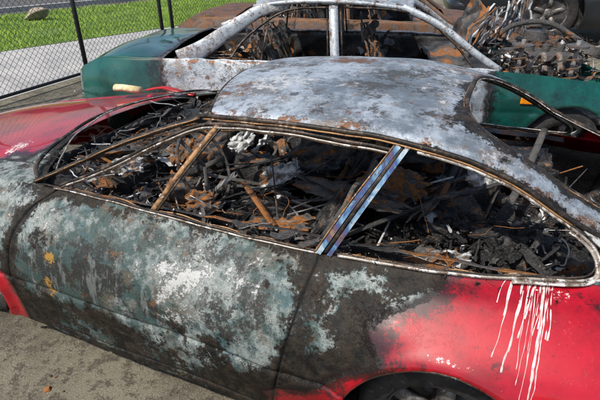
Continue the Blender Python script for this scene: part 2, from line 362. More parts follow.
a.sweep(crs([(1.05,yc-.9,.48),(1.25,yc-.7,.48),(1.29,yc,.48),(1.25,yc+.7,.48),(1.05,yc+.9,.48)]),.02,.045)
a.out('bumpers',M_rim,sc_e,kw=True)
a=Acc()
for y in(-.58,-.36,.36,.58):
    a.sweep([(1.25,yc+y,.66),(1.275,yc+y,.66)],.07,n=20)
a.out('tail_lamps',M_redscrap,sc_e,kw=True)

# frames & pillars
fr=Acc(); go=Acc(); bl=Acc(); stl=Acc()
for sg in(-1,1):
    Yv=lambda h: yc+sg*h
    rail=[(x,Yv(float(HR(x))+.002),float(ZR(x))-.006) for x in np.linspace(-1.12,.42,50)]
    fr.sweep(jitter(rail,.004),.009,.010)
    rail2=[(x,Yv(float(HR(x))+.011),float(ZR(x))-.016) for x in np.linspace(-1.10,.30,50)]
    go.sweep(jitter(rail2,.004),.0035,.0035)
    ap=crs([(-1.93,Yv(.80),.855),(-1.78,Yv(.785),.925),(-1.45,Yv(.70),1.085),(-1.12,Yv(.575),1.205)],10)
    fr.sweep(ap,.019,.012)
    stl.sweep(jitter([(p.x+.015,p.y-sg*.024,p.z+.010) for p in ap],.004),.0035,.0035)
    go.sweep(jitter([(p.x+.0,p.y+sg*.018,p.z+.002) for p in ap],.004),.003,.003)
    df=crs([(-1.76,Yv(.815),.868),(-1.5,Yv(.745),.99),(-1.25,Yv(.655),1.12),(-1.08,Yv(.60),1.188),(-.8,Yv(.608),1.214),(-.5,Yv(.614),1.216),(-.285,Yv(.609),1.203)],10)
    (go if sg>0 else fr).sweep(jitter(df,.004),.006,.008)
    stl.sweep(jitter([(p.x,p.y+sg*.010,p.z-.010) for p in df],.005),.003,.0045)
    go.sweep(jitter([(p.x,p.y+sg*.006,p.z-.018) for p in df],.009),.002,.0025)
    vd=crs([(-1.235,Yv(.82),.862),(-1.13,Yv(.72),1.03),(-1.02,Yv(.60),1.195)],8)
    go.sweep(vd,.012,.005,up=(0,1,0))
    fr.sweep([(p.x+.020,p.y,p.z) for p in vd],.004,.005)
    for dx,wd,A in((0.0,.013,bl),(.040,.011,bl)):
        bp=crs([(-.492+dx,Yv(.825),.855),(-.40+dx,Yv(.735),1.03),(-.285+dx*.8,Yv(.608),1.225)],10)
        A.sweep(bp,wd,.004,up=(0,1,0),n=4)
    bp=crs([(-.472,Yv(.812),.855),(-.38,Yv(.722),1.03),(-.268,Yv(.597),1.225)],10); fr.sweep(bp,.011,.006,up=(0,1,0))
    bp=crs([(-.508,Yv(.824),.855),(-.416,Yv(.734),1.03),(-.300,Yv(.607),1.225)],10); go.sweep(bp,.0035,.005,up=(0,1,0))
    top=[(x,Yv(float(HR(x))+.010),float(ZR(x))-.026) for x in np.linspace(-.22,.30,10)]
    bot=[(x,Yv(float(HB(x))+.004),float(ZB(x))+.008) for x in np.linspace(.33,-.42,14)]
    q=crs(top+[(.375,Yv(.625),.985),(.40,Yv(.66),.945),(.385,Yv(.69),.918)]+bot,4)
    stl.sweep(jitter(q,.003),.005,.006)
    stl.sweep(jitter([(p.x-.004,p.y+sg*.010,p.z-.008) for p in q[int(len(q)*.35):int(len(q)*.62)]],.005),.009,.005)
    fr.sweep(jitter([(p.x-.012,p.y-sg*.010,p.z) for p in q],.005),.004,.005)
    stl.sweep(jitter([(x,Yv(float(HB(x))+.004),float(ZB(x))+.005) for x in np.linspace(-1.78,-.49,60)],.003),.004,.004)
    fr.sweep(jitter([(x,Yv(float(HB(x))-.014),float(ZB(x))+.003) for x in np.linspace(-1.86,.36,80)],.006),.006,.005)
    go.sweep(jitter([(x,Yv(float(HB(x))-.030),float(ZB(x))-.004) for x in np.linspace(-1.80,.30,90)],.014),.003,.004)
    fr.sweep(crs([(-1.93,Yv(.79),.865),(-2.03,Yv(.70),.885),(-2.12,Yv(.5),.90),(-2.2,Yv(.2),.912),(-2.215,Yv(0),.915)],8),.011,.008)
    stl.sweep(jitter(crs([(-1.84,Yv(.76),.89),(-1.95,Yv(.62),.905),(-2.06,Yv(.42),.925),(-2.14,Yv(.15),.935),(-2.15,Yv(0),.936)],8),.008),.004,.004)
    for xw in(-2.42,.03):
        pts=[]
        for an in np.linspace(-.35,math.pi+.35,50):
            x=xw+RA*math.cos(an); z=.32+RA*math.sin(an)
            if z<.17: continue
            k=max(0,(z-.5)/.2); pts.append((x,Yv(float(WM(x))-.016-.035*k*k+.014),z))
        fr.sweep(pts,.008,.006)
fr.sweep([(-1.07-.13*(1-(v*v))-.004,yc+v*.575,roofz(-1.07-.13*(1-v*v),v*.575)-.010) for v in np.linspace(-1,1,30)],.011,.010)
rim=[]
for an in np.linspace(0,2*math.pi,120,endpoint=False):
    c,s_=math.cos(an),math.sin(an)
    x=cx+hx*math.copysign(abs(c)**.5,c); y=hy*math.copysign(abs(s_)**.5,s_)
    rim.append((x,yc+y,roofz(x,y)))
fr.sweep([(p[0],p[1],p[2]+.000) for p in rim],.010,.008,closed=True)
stl.sweep(jitter([(cx+(p[0]-cx)*.975,yc+(p[1]-yc)*.97,p[2]-.006) for p in rim],.005),.003,.003,closed=True)
go.sweep(jitter([(cx+(p[0]-cx)*1.02,yc+(p[1]-yc)*1.02,p[2]+.003) for p in rim],.006),.002,.002,closed=True)
fr.out('window_frames',M_frame,sc_e,kw=True); go.out('rusted_glass_channels',M_gold,sc_e,kw=True)
bl.out('b_posts',M_blue,sc_e,kw=True,smooth=False); stl.out('bright_trims',M_steel,sc_e,kw=True)

# inner structure
a=Acc()
def sheet(A,p00,p10,p11,p01,n=24,m=14,amp=.01,tone=.2,seed=0,tv=.35):
    P=[Vector(p) for p in (p00,p10,p11,p01)]; nrm=(P[1]-P[0]).cross(P[3]-P[0]).normalized(); vs=[];tn=[]
    for i in range(n):
        for j in range(m):
            u=i/(n-1);w=j/(m-1)
            p=P[0]*(1-u)*(1-w)+P[1]*u*(1-w)+P[2]*u*w+P[3]*(1-u)*w
            vs.append(p+nrm*amp*(float(wob(p.x*2,p.y*2,p.z*2,seed,2))+1.2*mn.noise(p*14)))
            tn.append(tone+tv*mn.noise(p*5+Vector((seed,0,0))))
    A.add(vs,gridf(n,m),tn)
sheet(a,(-2.2,yc-.98,.20),(1.1,yc-.98,.20),(1.1,yc+.98,.20),(-2.2,yc+.98,.20),60,30,.012)
for sg in(-1,1):
    sheet(a,(-2.0,yc+sg*.80,.2),(.6,yc+sg*.78,.2),(.6,yc+sg*.66,.84),(-2.0,yc+sg*.785,.83),120,30,.014,.33,sg)
    sheet(a,(-1.85,yc+sg*.81,.842),(.38,yc+sg*.70,.885),(.38,yc+sg*.665,.872),(-1.85,yc+sg*.785,.832),160,8,.004,.5,sg)
sheet(a,(-2.1,yc-.8,.2),(-2.1,yc+.8,.2),(-2.1,yc+.75,.84),(-2.1,yc-.75,.84),20,12,.01)
sheet(a,(.35,yc-.8,.55),(1.15,yc-.8,.6),(1.15,yc+.8,.6),(.35,yc+.8,.55),20,20,.03)
sheet(a,(.15,yc-.75,.2),(.15,yc+.75,.2),(.36,yc+.7,.62),(.36,yc-.7,.62),20,12,.02)
sheet(a,(-1.98,yc-.76,.82),(-1.98,yc+.76,.82),(-1.66,yc+.74,.79),(-1.66,yc-.74,.79),60,24,.02,.38)
sheet(a,(-1.66,yc-.74,.79),(-1.66,yc+.74,.79),(-1.60,yc+.74,.56),(-1.60,yc-.74,.56),60,16,.025,.33)
a.out('inner_shell',M_deb,sc_e,kw=True,solid=.004)
def heap(A,x0,x1,y0,y1,zf,nx,ny,amp,tone,seed):
    o=Vector((seed,seed*2,0)); vs=[];tn=[]
    for i in range(nx):
        for j in range(ny):
            x=x0+(x1-x0)*i/(nx-1);y=y0+(y1-y0)*j/(ny-1); p=Vector((x,y,0))+o
            h=0;f=3.0;am=1.0
            for k in range(6):
                h+=am*(1-2*abs(mn.noise(p*f+Vector((0,0,k*3.1)))));f*=2.1;am*=.55
            vs.append((x+.02*mn.noise(p*22),y+.02*mn.noise(p*22+Vector((9,0,0))),zf(x,y)+amp*(h-.9)))
            t=tone+.5*mn.noise(p*4.5)+.4*mn.noise(p*13); tn.append(max(.05,t))
    A.add(vs,gridf(nx,ny),tn)
def zf1(x,y):
    return .53+.10*math.sin(3.3*x+1)*math.cos(4.1*(y-yc))+.08*math.sin(7*x+5*y)+.13*float(np.exp(-((x+.2)/.35)**2))
def zf2(x,y): return zf1(x,y) + .10*float(np.exp(-((y-yc-.75)/.12)**2))
a=Acc(); heap(a,-1.95,.95,yc-.76,yc+.76,lambda x,y: zf2(x,y) if x<.2 else zf2(x,y)+(x-.2)*.12,330,190,.075,.30,3)
a.out('charred_heap',M_deb,sc_e,kw=True)
a=Acc()
for x in(-.9,-.45,-.12):
    a.sweep([(x,yc+v*float(HR(x))*.97,roofz(x,v*float(HR(x)))-.03) for v in np.linspace(-1,1,20)],.012,.008,tone=.4)
for xw in(-2.42,.03):
    for sg in(-1,1):
        vs=[];n=24
        for k in range(n+1):
            an=math.pi*k/n*1.1-.15
            for y in(.66,1.0): vs.append((xw+.375*math.cos(an),yc+sg*y,.32+.375*math.sin(an)))
        a.add(vs,[(2*k,2*k+1,2*k+3,2*k+2) for k in range(n)],.1)
a.out('roof_bows_and_arch_liners',M_deb,sc_e,kw=True)

def wheel(A_t,A_r,c,r,wd,axis=(0,1,0)):
    ax=Vector(axis).normalized(); c=Vector(c); e1=Vector((0,0,1)); e2=ax.cross(e1)
    def rev(A,prof,n=48,tone=.1):
        vs=[]
        for k in range(n):
            an=2*math.pi*k/n
            for (rr,yy) in prof: vs.append(c+ax*yy+(e1*math.sin(an)+e2*math.cos(an))*rr)
        m_=len(prof); fs=[(k*m_+j,k*m_+j+1,((k+1)%n)*m_+j+1,((k+1)%n)*m_+j) for k in range(n) for j in range(m_-1)]
        A.add(vs,fs,tone)
    h=wd/2
    rev(A_t,[(r*.64,-h*.8),(r*.70,-h),(r*.88,-h),(r*.97,-h*.8),(r,-h*.5),(r*.985,-h*.15),(r,0),(r*.985,h*.15),(r,h*.5),(r*.97,h*.8),(r*.88,h),(r*.70,h),(r*.64,h*.8)])
    rev(A_r,[(r*.66,-h*.85),(r*.62,-h*.75),(r*.60,-h*.2),(r*.60,h*.2),(r*.62,h*.75),(r*.66,h*.85)])
    rev(A_r,[(.001,-h*.55),(r*.16,-h*.55),(r*.18,-h*.35),(r*.18,h*.35),(r*.16,h*.55),(.001,h*.55)])
    for k in range(5):
        an=2*math.pi*k/5+.3; d=e1*math.sin(an)+e2*math.cos(an)
        for o in(-h*.35,h*.35):
            A_r.sweep([c+ax*o+d*r*.14,c+ax*o+d*r*.62],.035,.02,up=ax)
a=Acc();b=Acc()
for xw in(-2.42,.03):
    for sg in(-1,1): wheel(a,b,(xw,yc+sg*.85,.31),.31,.22)
a.out('tyres',M_rubber,sc_e,kw=True); b.out('wheels',M_rim,sc_e,kw=True)

# ---------------------------------------------------------------- clutter
def rv(s=1): return Vector([random.gauss(0,1) for _ in range(3)])*s
def shard(A,c,sz,tone,flat_=.5,n=6,asp=None):
    up=Vector((random.gauss(0,flat_),random.gauss(0,flat_),1)).normalized(); t=up.orthogonal().normalized()
    t.rotate(Matrix.Rotation(random.random()*6.28,3,up)); b=up.cross(t)
    asp=asp or random.choice([.12,.2,.35,.6]); o=rv(5)
    sk=random.uniform(-.5,.5); tp=random.uniform(-.7,.7)
    f1=random.uniform(-.35,.35); f2=random.uniform(-.35,.35); a1=random.uniform(-.9,.9); a2=random.uniform(-.9,.9); dn=random.uniform(.04,.12)*sz; cur=random.uniform(-.8,.8)
    m_=max(3,int(n*max(.5,asp))); vs=[]
    for i in range(n):
        for j in range(m_):
            u=i/(n-1)-.5;w=j/(m_-1)-.5
            tear=(random.uniform(-.5,.5)/(n-1) if i in(0,n-1) else 0)
            tw=(random.uniform(-.35,.35)/(m_-1) if j in(0,m_-1) else 0)
            uu=u+tear; ww=(w+tw)*(1+tp*u)+sk*u
            z=a1*max(0,uu-f1)+a2*max(0,ww-f2)*asp+cur*uu*uu
            p=t*uu*sz+b*ww*sz*asp+up*(z*sz*.6+dn*mn.noise(Vector((u*4,w*4,0))+o))
            vs.append(Vector(c)+p)
    A.add(vs,gridf(n,m_),tone)
ICO=None
def chunk(A,c,sz,tone,nz=.15):
    global ICO
    if ICO is None:
        import bmesh
        bm=bmesh.new(); bmesh.ops.create_icosphere(bm,subdivisions=2,radius=1)
        ICO=([v.co.copy() for v in bm.verts],[[v.index for v in f.verts] for f in bm.faces]); bm.free()
    k=Vector([random.uniform(.3,1.3) for _ in range(3)]); ph=rv(2); rot=Matrix.Rotation(random.random()*6.28,3,rv().normalized())
    vs=[]
    for v in ICO[0]:
        r=1+.28*math.sin(3.1*v.x+ph.x)*math.sin(2.7*v.y+ph.y)+.2*math.sin(5*v.z+ph.z)+random.uniform(-nz,nz)
        vs.append(Vector(c)+rot@Vector((v.x*k.x,v.y*k.y,v.z*k.z))*r*sz)
    A.add(vs,ICO[1],tone)
def lump(A,c,d,rot,tone,seed,n=26):
    vs=[];tn=[]
    for i in range(n+1):
        for j in range(2*n):
            th=math.pi*i/n; ph=math.pi*j/n
            q=Vector((math.sin(th)*math.cos(ph),math.sin(th)*math.sin(ph),math.cos(th)))
            e=Vector([math.copysign(abs(x)**.55,x) for x in q]); o=Vector((seed*3.1,0,0))
            r=1+.22*mn.noise(q*2.2+o)+.16*mn.noise(q*6+o)+.08*mn.noise(q*15+o)
            vs.append(Vector(c)+rot@Vector((e.x*d[0]/2,e.y*d[1]/2,e.z*d[2]/2))*r); tn.append(tone+.5*mn.noise(q*3+o)+.3*mn.noise(q*9+o))
    m_=2*n; A.add(vs,[(i*m_+j,(i+1)*m_+j,(i+1)*m_+(j+1)%m_,i*m_+(j+1)%m_) for i in range(n) for j in range(m_)],tn)
def wire(A,c,L,r,tone,curl=.5,n=9,dz=0.25):
    d=Vector((random.gauss(0,1),random.gauss(0,1),random.gauss(0,dz))).normalized(); p=Vector(c)-d*L/2; pts=[p.copy()]
    for i in range(n-1):
        d=(d+rv(curl*.35)).normalized(); d.z*=.8; p=p+d*L/n; pts.append(p.copy())
    A.sweep(crs(pts,3),r,r*random.uniform(.4,1),n=6,tone=tone)
def ptone(w):
    t=random.random(); s=0
    for tone,p in w:
        s+=p
        if t<s: return tone+random.uniform(-.04,.04)
    return .2
DARK=[(.10,.25),(.28,.24),(.40,.19),(.49,.12),(.62,.05),(.75,.03),(.84,.06),(.98,.06)]
WIRE=[(.15,.28),(.35,.24),(.45,.16),(.62,.12),(.80,.12),(.95,.06)]
RUST=[(.15,.24),(.33,.24),(.48,.2),(.62,.16),(.76,.05),(.86,.06),(.98,.04)]
def clutter(bx,by,zf,ns,nw,nc,W,scale=1.0,A=None,WW=None):
    A=A or Acc()
    for _ in range(ns):
        x=random.uniform(*bx);y=random.uniform(*by); shard(A,(x,y,zf(x,y)+random.uniform(-.03,.05)),random.choice([.03,.04,.05,.07,.1,.14,.22])*scale*random.uniform(.7,1.2),ptone(W),.5)
    for _ in range(nw):
        x=random.uniform(*bx);y=random.uniform(*by); wire(A,(x,y,zf(x,y)+random.uniform(-.02,.07)),random.uniform(.08,.5)*scale,random.choice([.0015,.002,.003,.004,.006])*scale,ptone(WW or WIRE),random.choice([.12,.3,.8]))
    for _ in range(nc):
        x=random.uniform(*bx);y=random.uniform(*by); chunk(A,(x,y,zf(x,y)+random.uniform(-.03,.035)),random.choice([.004,.006,.009,.014,.022])*random.uniform(.7,1.2)*scale,ptone(W))
    return A
A1=clutter((-1.6,.28),(yc-.70,yc+.70),zf1,680,150,1900,DARK)
clutter((-2.05,-1.62),(yc-.70,yc+.70),lambda x,y:.828+.02*math.sin(9*y),170,110,350,DARK,.75,A1)
clutter((-1.7,-1.3),(yc-.66,yc+.66),lambda x,y:.66+.06*math.sin(8*y),130,50,260,DARK,.9,A1)
clutter((.25,1.0),(yc-.5,yc+.5),lambda x,y:.68+.05*math.sin(8*y+6*x),200,40,560,[(.10,.35),(.30,.3),(.42,.2),(.84,.1),(1.0,.05)],1.0,A1)
clutter((-1.7,.3),(yc-.80,yc-.74),lambda x,y:.825+.03*max(0,x+.3),120,20,320,DARK,.35,A1)
clutter((-1.6,.3),(yc-.74,yc-.62),lambda x,y:.74,120,30,240,DARK,.9,A1)
clutter((-.1,.32),(yc-.64,yc-.25),lambda x,y:.80+.04*math.sin(9*x+7*y),120,16,220,[(.10,.4),(.30,.3),(.42,.2),(.84,.06),(.97,.04)],.7,A1)
A1.out('burnt_interior_debris',M_deb,sc_e,kw=True,smooth=False)
L=Acc(); Ry=lambda a:Matrix.Rotation(a,3,'Y')
E=Matrix.Rotation(.2,3,'Z')
lump(L,(-.62,yc-.36,.66),(.16,.40,.34),Ry(.5),.30,1); lump(L,(-.60,yc+.38,.74),(.16,.42,.42),Ry(.45),.33,2)
lump(L,(-.95,yc-.36,.58),(.42,.40,.14),Ry(-.1),.34,3); lump(L,(-.95,yc+.38,.60),(.42,.40,.15),Ry(-.1),.30,4)
lump(L,(-1.45,yc-.05,.80),(.20,.26,.16),E,.45,5,18); lump(L,(-1.5,yc+.42,.80),(.24,.34,.14),E,.40,6,18); lump(L,(-1.38,yc-.42,.74),(.16,.14,.12),E,.50,7,16)
lump(L,(-1.2,yc+.05,.66),(.3,.2,.2),E,.42,8,18); lump(L,(-.1,yc-.1,.70),(.26,.36,.14),E,.36,9,20); lump(L,(.15,yc-.42,.72),(.2,.24,.2),E,.26,10,20); lump(L,(.2,yc+.35,.80),(.26,.3,.2),E,.3,11,20)
for k in range(26): lump(L,(random.uniform(-1.6,.3),random.uniform(yc-.62,yc+.62),random.uniform(.60,.72)),(random.uniform(.06,.14),random.uniform(.05,.12),random.uniform(.04,.08)),Matrix.Rotation(random.random()*3,3,rv().normalized()),ptone(DARK),20+k,10)
L.out('seat_and_dashboard_remains',M_deb,sc_e,kw=True)
P=Acc()
def panel(cxyz,d1,d2,tone,seed,amp=.014,n=30,m_=22):   # torn sheet metal with ragged outline and creases
    c=Vector(cxyz);d1=Vector(d1);d2=Vector(d2); nr=d1.cross(d2).normalized(); vs=[];tn=[]; rs=random.Random(seed)
    ca,cb=rs.uniform(-.4,.4),rs.uniform(-.4,.4); ka,kb=rs.uniform(-.5,.5),rs.uniform(-.5,.5); S0=Vector((seed*7.3,0,0))
    for i in range(n):
        for j in range(m_):
            u=2*i/(n-1)-1; w=2*j/(m_-1)-1
            r1=1+.55*mn.noise(S0+Vector((0,w*1.6,u*.7)))+.25*mn.noise(S0+Vector((4,w*6,0)))
            r2=1+.55*mn.noise(S0+Vector((u*1.6,9,w*.7)))+.25*mn.noise(S0+Vector((u*6,3,0)))
            e=1-.16*(abs(u)*abs(w))**2
            p=d1*u*r1*e+d2*w*r2*e
            z=ka*max(0,u-ca)*d1.length*.7+kb*max(0,w-cb)*d2.length*.7
            vs.append(c+p+nr*(z+amp*(2*mn.noise(S0+Vector((u*2,w*2,1)))+.9*mn.noise(S0+Vector((u*6,w*6,2))))))
            tn.append(tone+.28*mn.noise(S0+Vector((u*2.5,w*2.5,5))))
    P.add(vs,gridf(n,m_),tn)
panel((-.52,1.87,.80),(.28,-.07,.0),(.02,.06,.03),.48,1); panel((-.36,2.02,.83),(.14,.03,.01),(-.02,.09,.06),.60,2)
panel((-.40,2.77,.82),(.22,.01,.0),(0,.0,.12),.61,3,.012); panel((-1.0,2.79,.80),(.2,.01,0),(0,0,.10),.46,4,.01)
panel((-1.17,1.56,.80),(.07,.02,.01),(0,.02,.04),.61,5,.01); panel((-1.46,1.85,.88),(.06,.04,.0),(.0,.03,.05),.61,6,.01)
panel((-1.25,2.10,.88),(.05,.04,.01),(0,.03,.05),.90,7,.022); panel((-1.16,2.18,.86),(.03,.04,.02),(.02,0,.04),.95,8,.015)
panel((-1.55,2.25,.88),(.12,.1,0),(0,.05,.05),.46,9); panel((-.85,2.35,.84),(.14,.10,.02),(-.03,.06,.08),.45,10)
panel((-.15,1.95,.84),(.10,.16,.05),(.05,-.02,.03),.47,11); panel((.14,1.72,.83),(.09,.06,.0),(-.02,.06,.04),.34,12,.02); panel((-.05,1.56,.79),(.07,.02,.0),(.0,.03,.02),.84,13,.012)
panel((-.78,1.60,.74),(.14,.04,.0),(.0,.06,.03),.60,15); panel((-.3,2.45,.86),(.14,.12,.04),(-.05,.05,.04),.36,16); panel((-1.72,1.7,.88),(.12,.12,0),(.03,-.02,.03),.5,17); panel((-1.9,2.2,.88),(.05,.2,0),(.04,0,.03),.44,18)
panel((-.95,1.95,.80),(.08,.05,.02),(-.02,.05,.03),.86,19,.02); panel((.02,2.2,.88),(.07,.05,.0),(.0,.04,.05),.84,21,.02); panel((-1.62,1.62,.87),(.06,.05,.0),(.0,.03,.03),.88,22,.015)
P.out('buckled_trim_panels',M_deb,sc_e,kw=True,solid=.003)
S=Acc()
for sg in(-1,1):
    y0=yc+sg*.37; w=.23
    bk=crs([(-.74,y0-w,.45),(-.62,y0-w*1.02,.66),(-.50,y0-w*.85,.88),(-.45,y0-w*.5,.98),(-.435,y0,1.0),(-.45,y0+w*.5,.98),(-.50,y0+w*.85,.88),(-.62,y0+w*1.02,.66),(-.74,y0+w,.45)],6)
    S.sweep(jitter(bk,.03),.011,tone=.5)
    cu=crs([(-.74,y0-w,.60),(-1.0,y0-w,.67),(-1.2,y0-w*.8,.69),(-1.23,y0,.69),(-1.2,y0+w*.8,.69),(-1.0,y0+w,.67),(-.74,y0+w,.60)],6)
    S.sweep(jitter(cu,.04),.010,tone=.5)
    for k in range(7):
        u=(k+.9)/8
        zz=.47+.5*u; xx=-.71+.27*u
        pts=[(xx+.012*math.sin(j*2.2+k),y0-w*.95+2*w*.95*j/20,zz+.016*(-1)**j) for j in range(21)]
        S.sweep(jitter(pts,.07),.0025,n=5,tone=random.choice([.5,.62,.4]))
    for k in range(5):
        xx=-.80-.08*k
        S.sweep(jitter([(xx+.016*(-1)**j,y0-w*.95+2*w*.95*j/20,.68+.01*math.sin(j+k)) for j in range(21)],.10),.0025,n=5,tone=random.choice([.5,.62,.4]))
c=Vector((-1.28,yc-.36,.86)); ax=Vector((.86,.08,.45)).normalized(); e1=ax.cross(Vector((0,1,0))).normalized(); e2=ax.cross(e1)
S.sweep([c+(e1*math.cos(t)+e2*math.sin(t))*.19 for t in np.linspace(0,6.283,48,endpoint=False)],.009,tone=.45,closed=True)
for t in(0.4,2.5,4.6): S.sweep([c,c+(e1*math.cos(t)+e2*math.sin(t))*.19],.014,.004,up=ax,tone=.5)
S.sweep([c,c-ax*.42],.022,tone=.3)
def bar(p0,p1,a_,b_,t): S.sweep(crs([p0,(Vector(p0)+Vector(p1))/2+rv(.02),p1],6),a_,b_,tone=t)
bar((-.55,yc-.55,.72),(.15,yc+.1,.86),.014,.008,.42)
bar((-.05,yc-.6,.66),(.25,yc+.45,1.0),.018,.012,.50)
bar((-.3,yc-.62,.62),(-.12,yc-.2,.76),.010,.010,.5)
bar((-1.5,yc-.5,.80),(-.9,yc+.3,.78),.010,.008,.3)
bar((-1.1,yc+.62,.6),(-.3,yc+.5,.85),.012,.008,.60)
bar((-.9,yc-.2,.66),(-.45,yc+.1,.73),.008,.008,.8)
bar((-.2,yc-.3,.7),(-.1,yc+.5,.92),.016,.008,.3)
for k in range(36):
    x=random.uniform(-1.5,.2); bar((x,yc+random.uniform(-.6,.5),random.uniform(.60,.74)),(x+random.uniform(-.4,.5),yc+random.uniform(-.5,.6),random.uniform(.66,.90)),random.uniform(.002,.006),random.uniform(.002,.005),ptone(WIRE))
for k in range(14):
    p0=Vector((random.uniform(-1.4,.1),yc+random.uniform(-.5,.5),random.uniform(.68,.8))); d=Vector((random.gauss(0,1),random.gauss(0,1),random.gauss(0,.3))).normalized()*random.uniform(.12,.3)
    S.sweep([p0-d,p0+d],random.uniform(.012,.022),.002,up=rv().normalized(),n=4,tone=random.choice([.42,.45,.5,.62,.8]))
S.out('seat_frames_and_steering_wheel',M_deb,sc_e,kw=True)
random.seed(5)

r1=empty('foam_roll',(-2.60,yc+.60,.86)); r1.rotation_euler=(0,.08,.3); a=Acc()
a.sweep([(-.10,0,0),(-.04,.003,.004),(.04,0,.002),(.10,.004,0)],.042,.024,n=14); a.out('roll_body',M_cream,r1)
a=Acc(); a.sweep([(-.105,0,0),(-.101,0,0)],.022,.014,n=12); a.out('roll_core',M_black,r1)
r2=empty('red_scrap_strip',(-2.25,yc+.64,.880)); a=Acc(); a.sweep(crs([(-.2,0,-.02),(-.06,.01,.01),(.05,-.01,.01),(.22,.01,-.015)],5),.035,.008,n=6); a.out('strip',M_redscrap,r2)

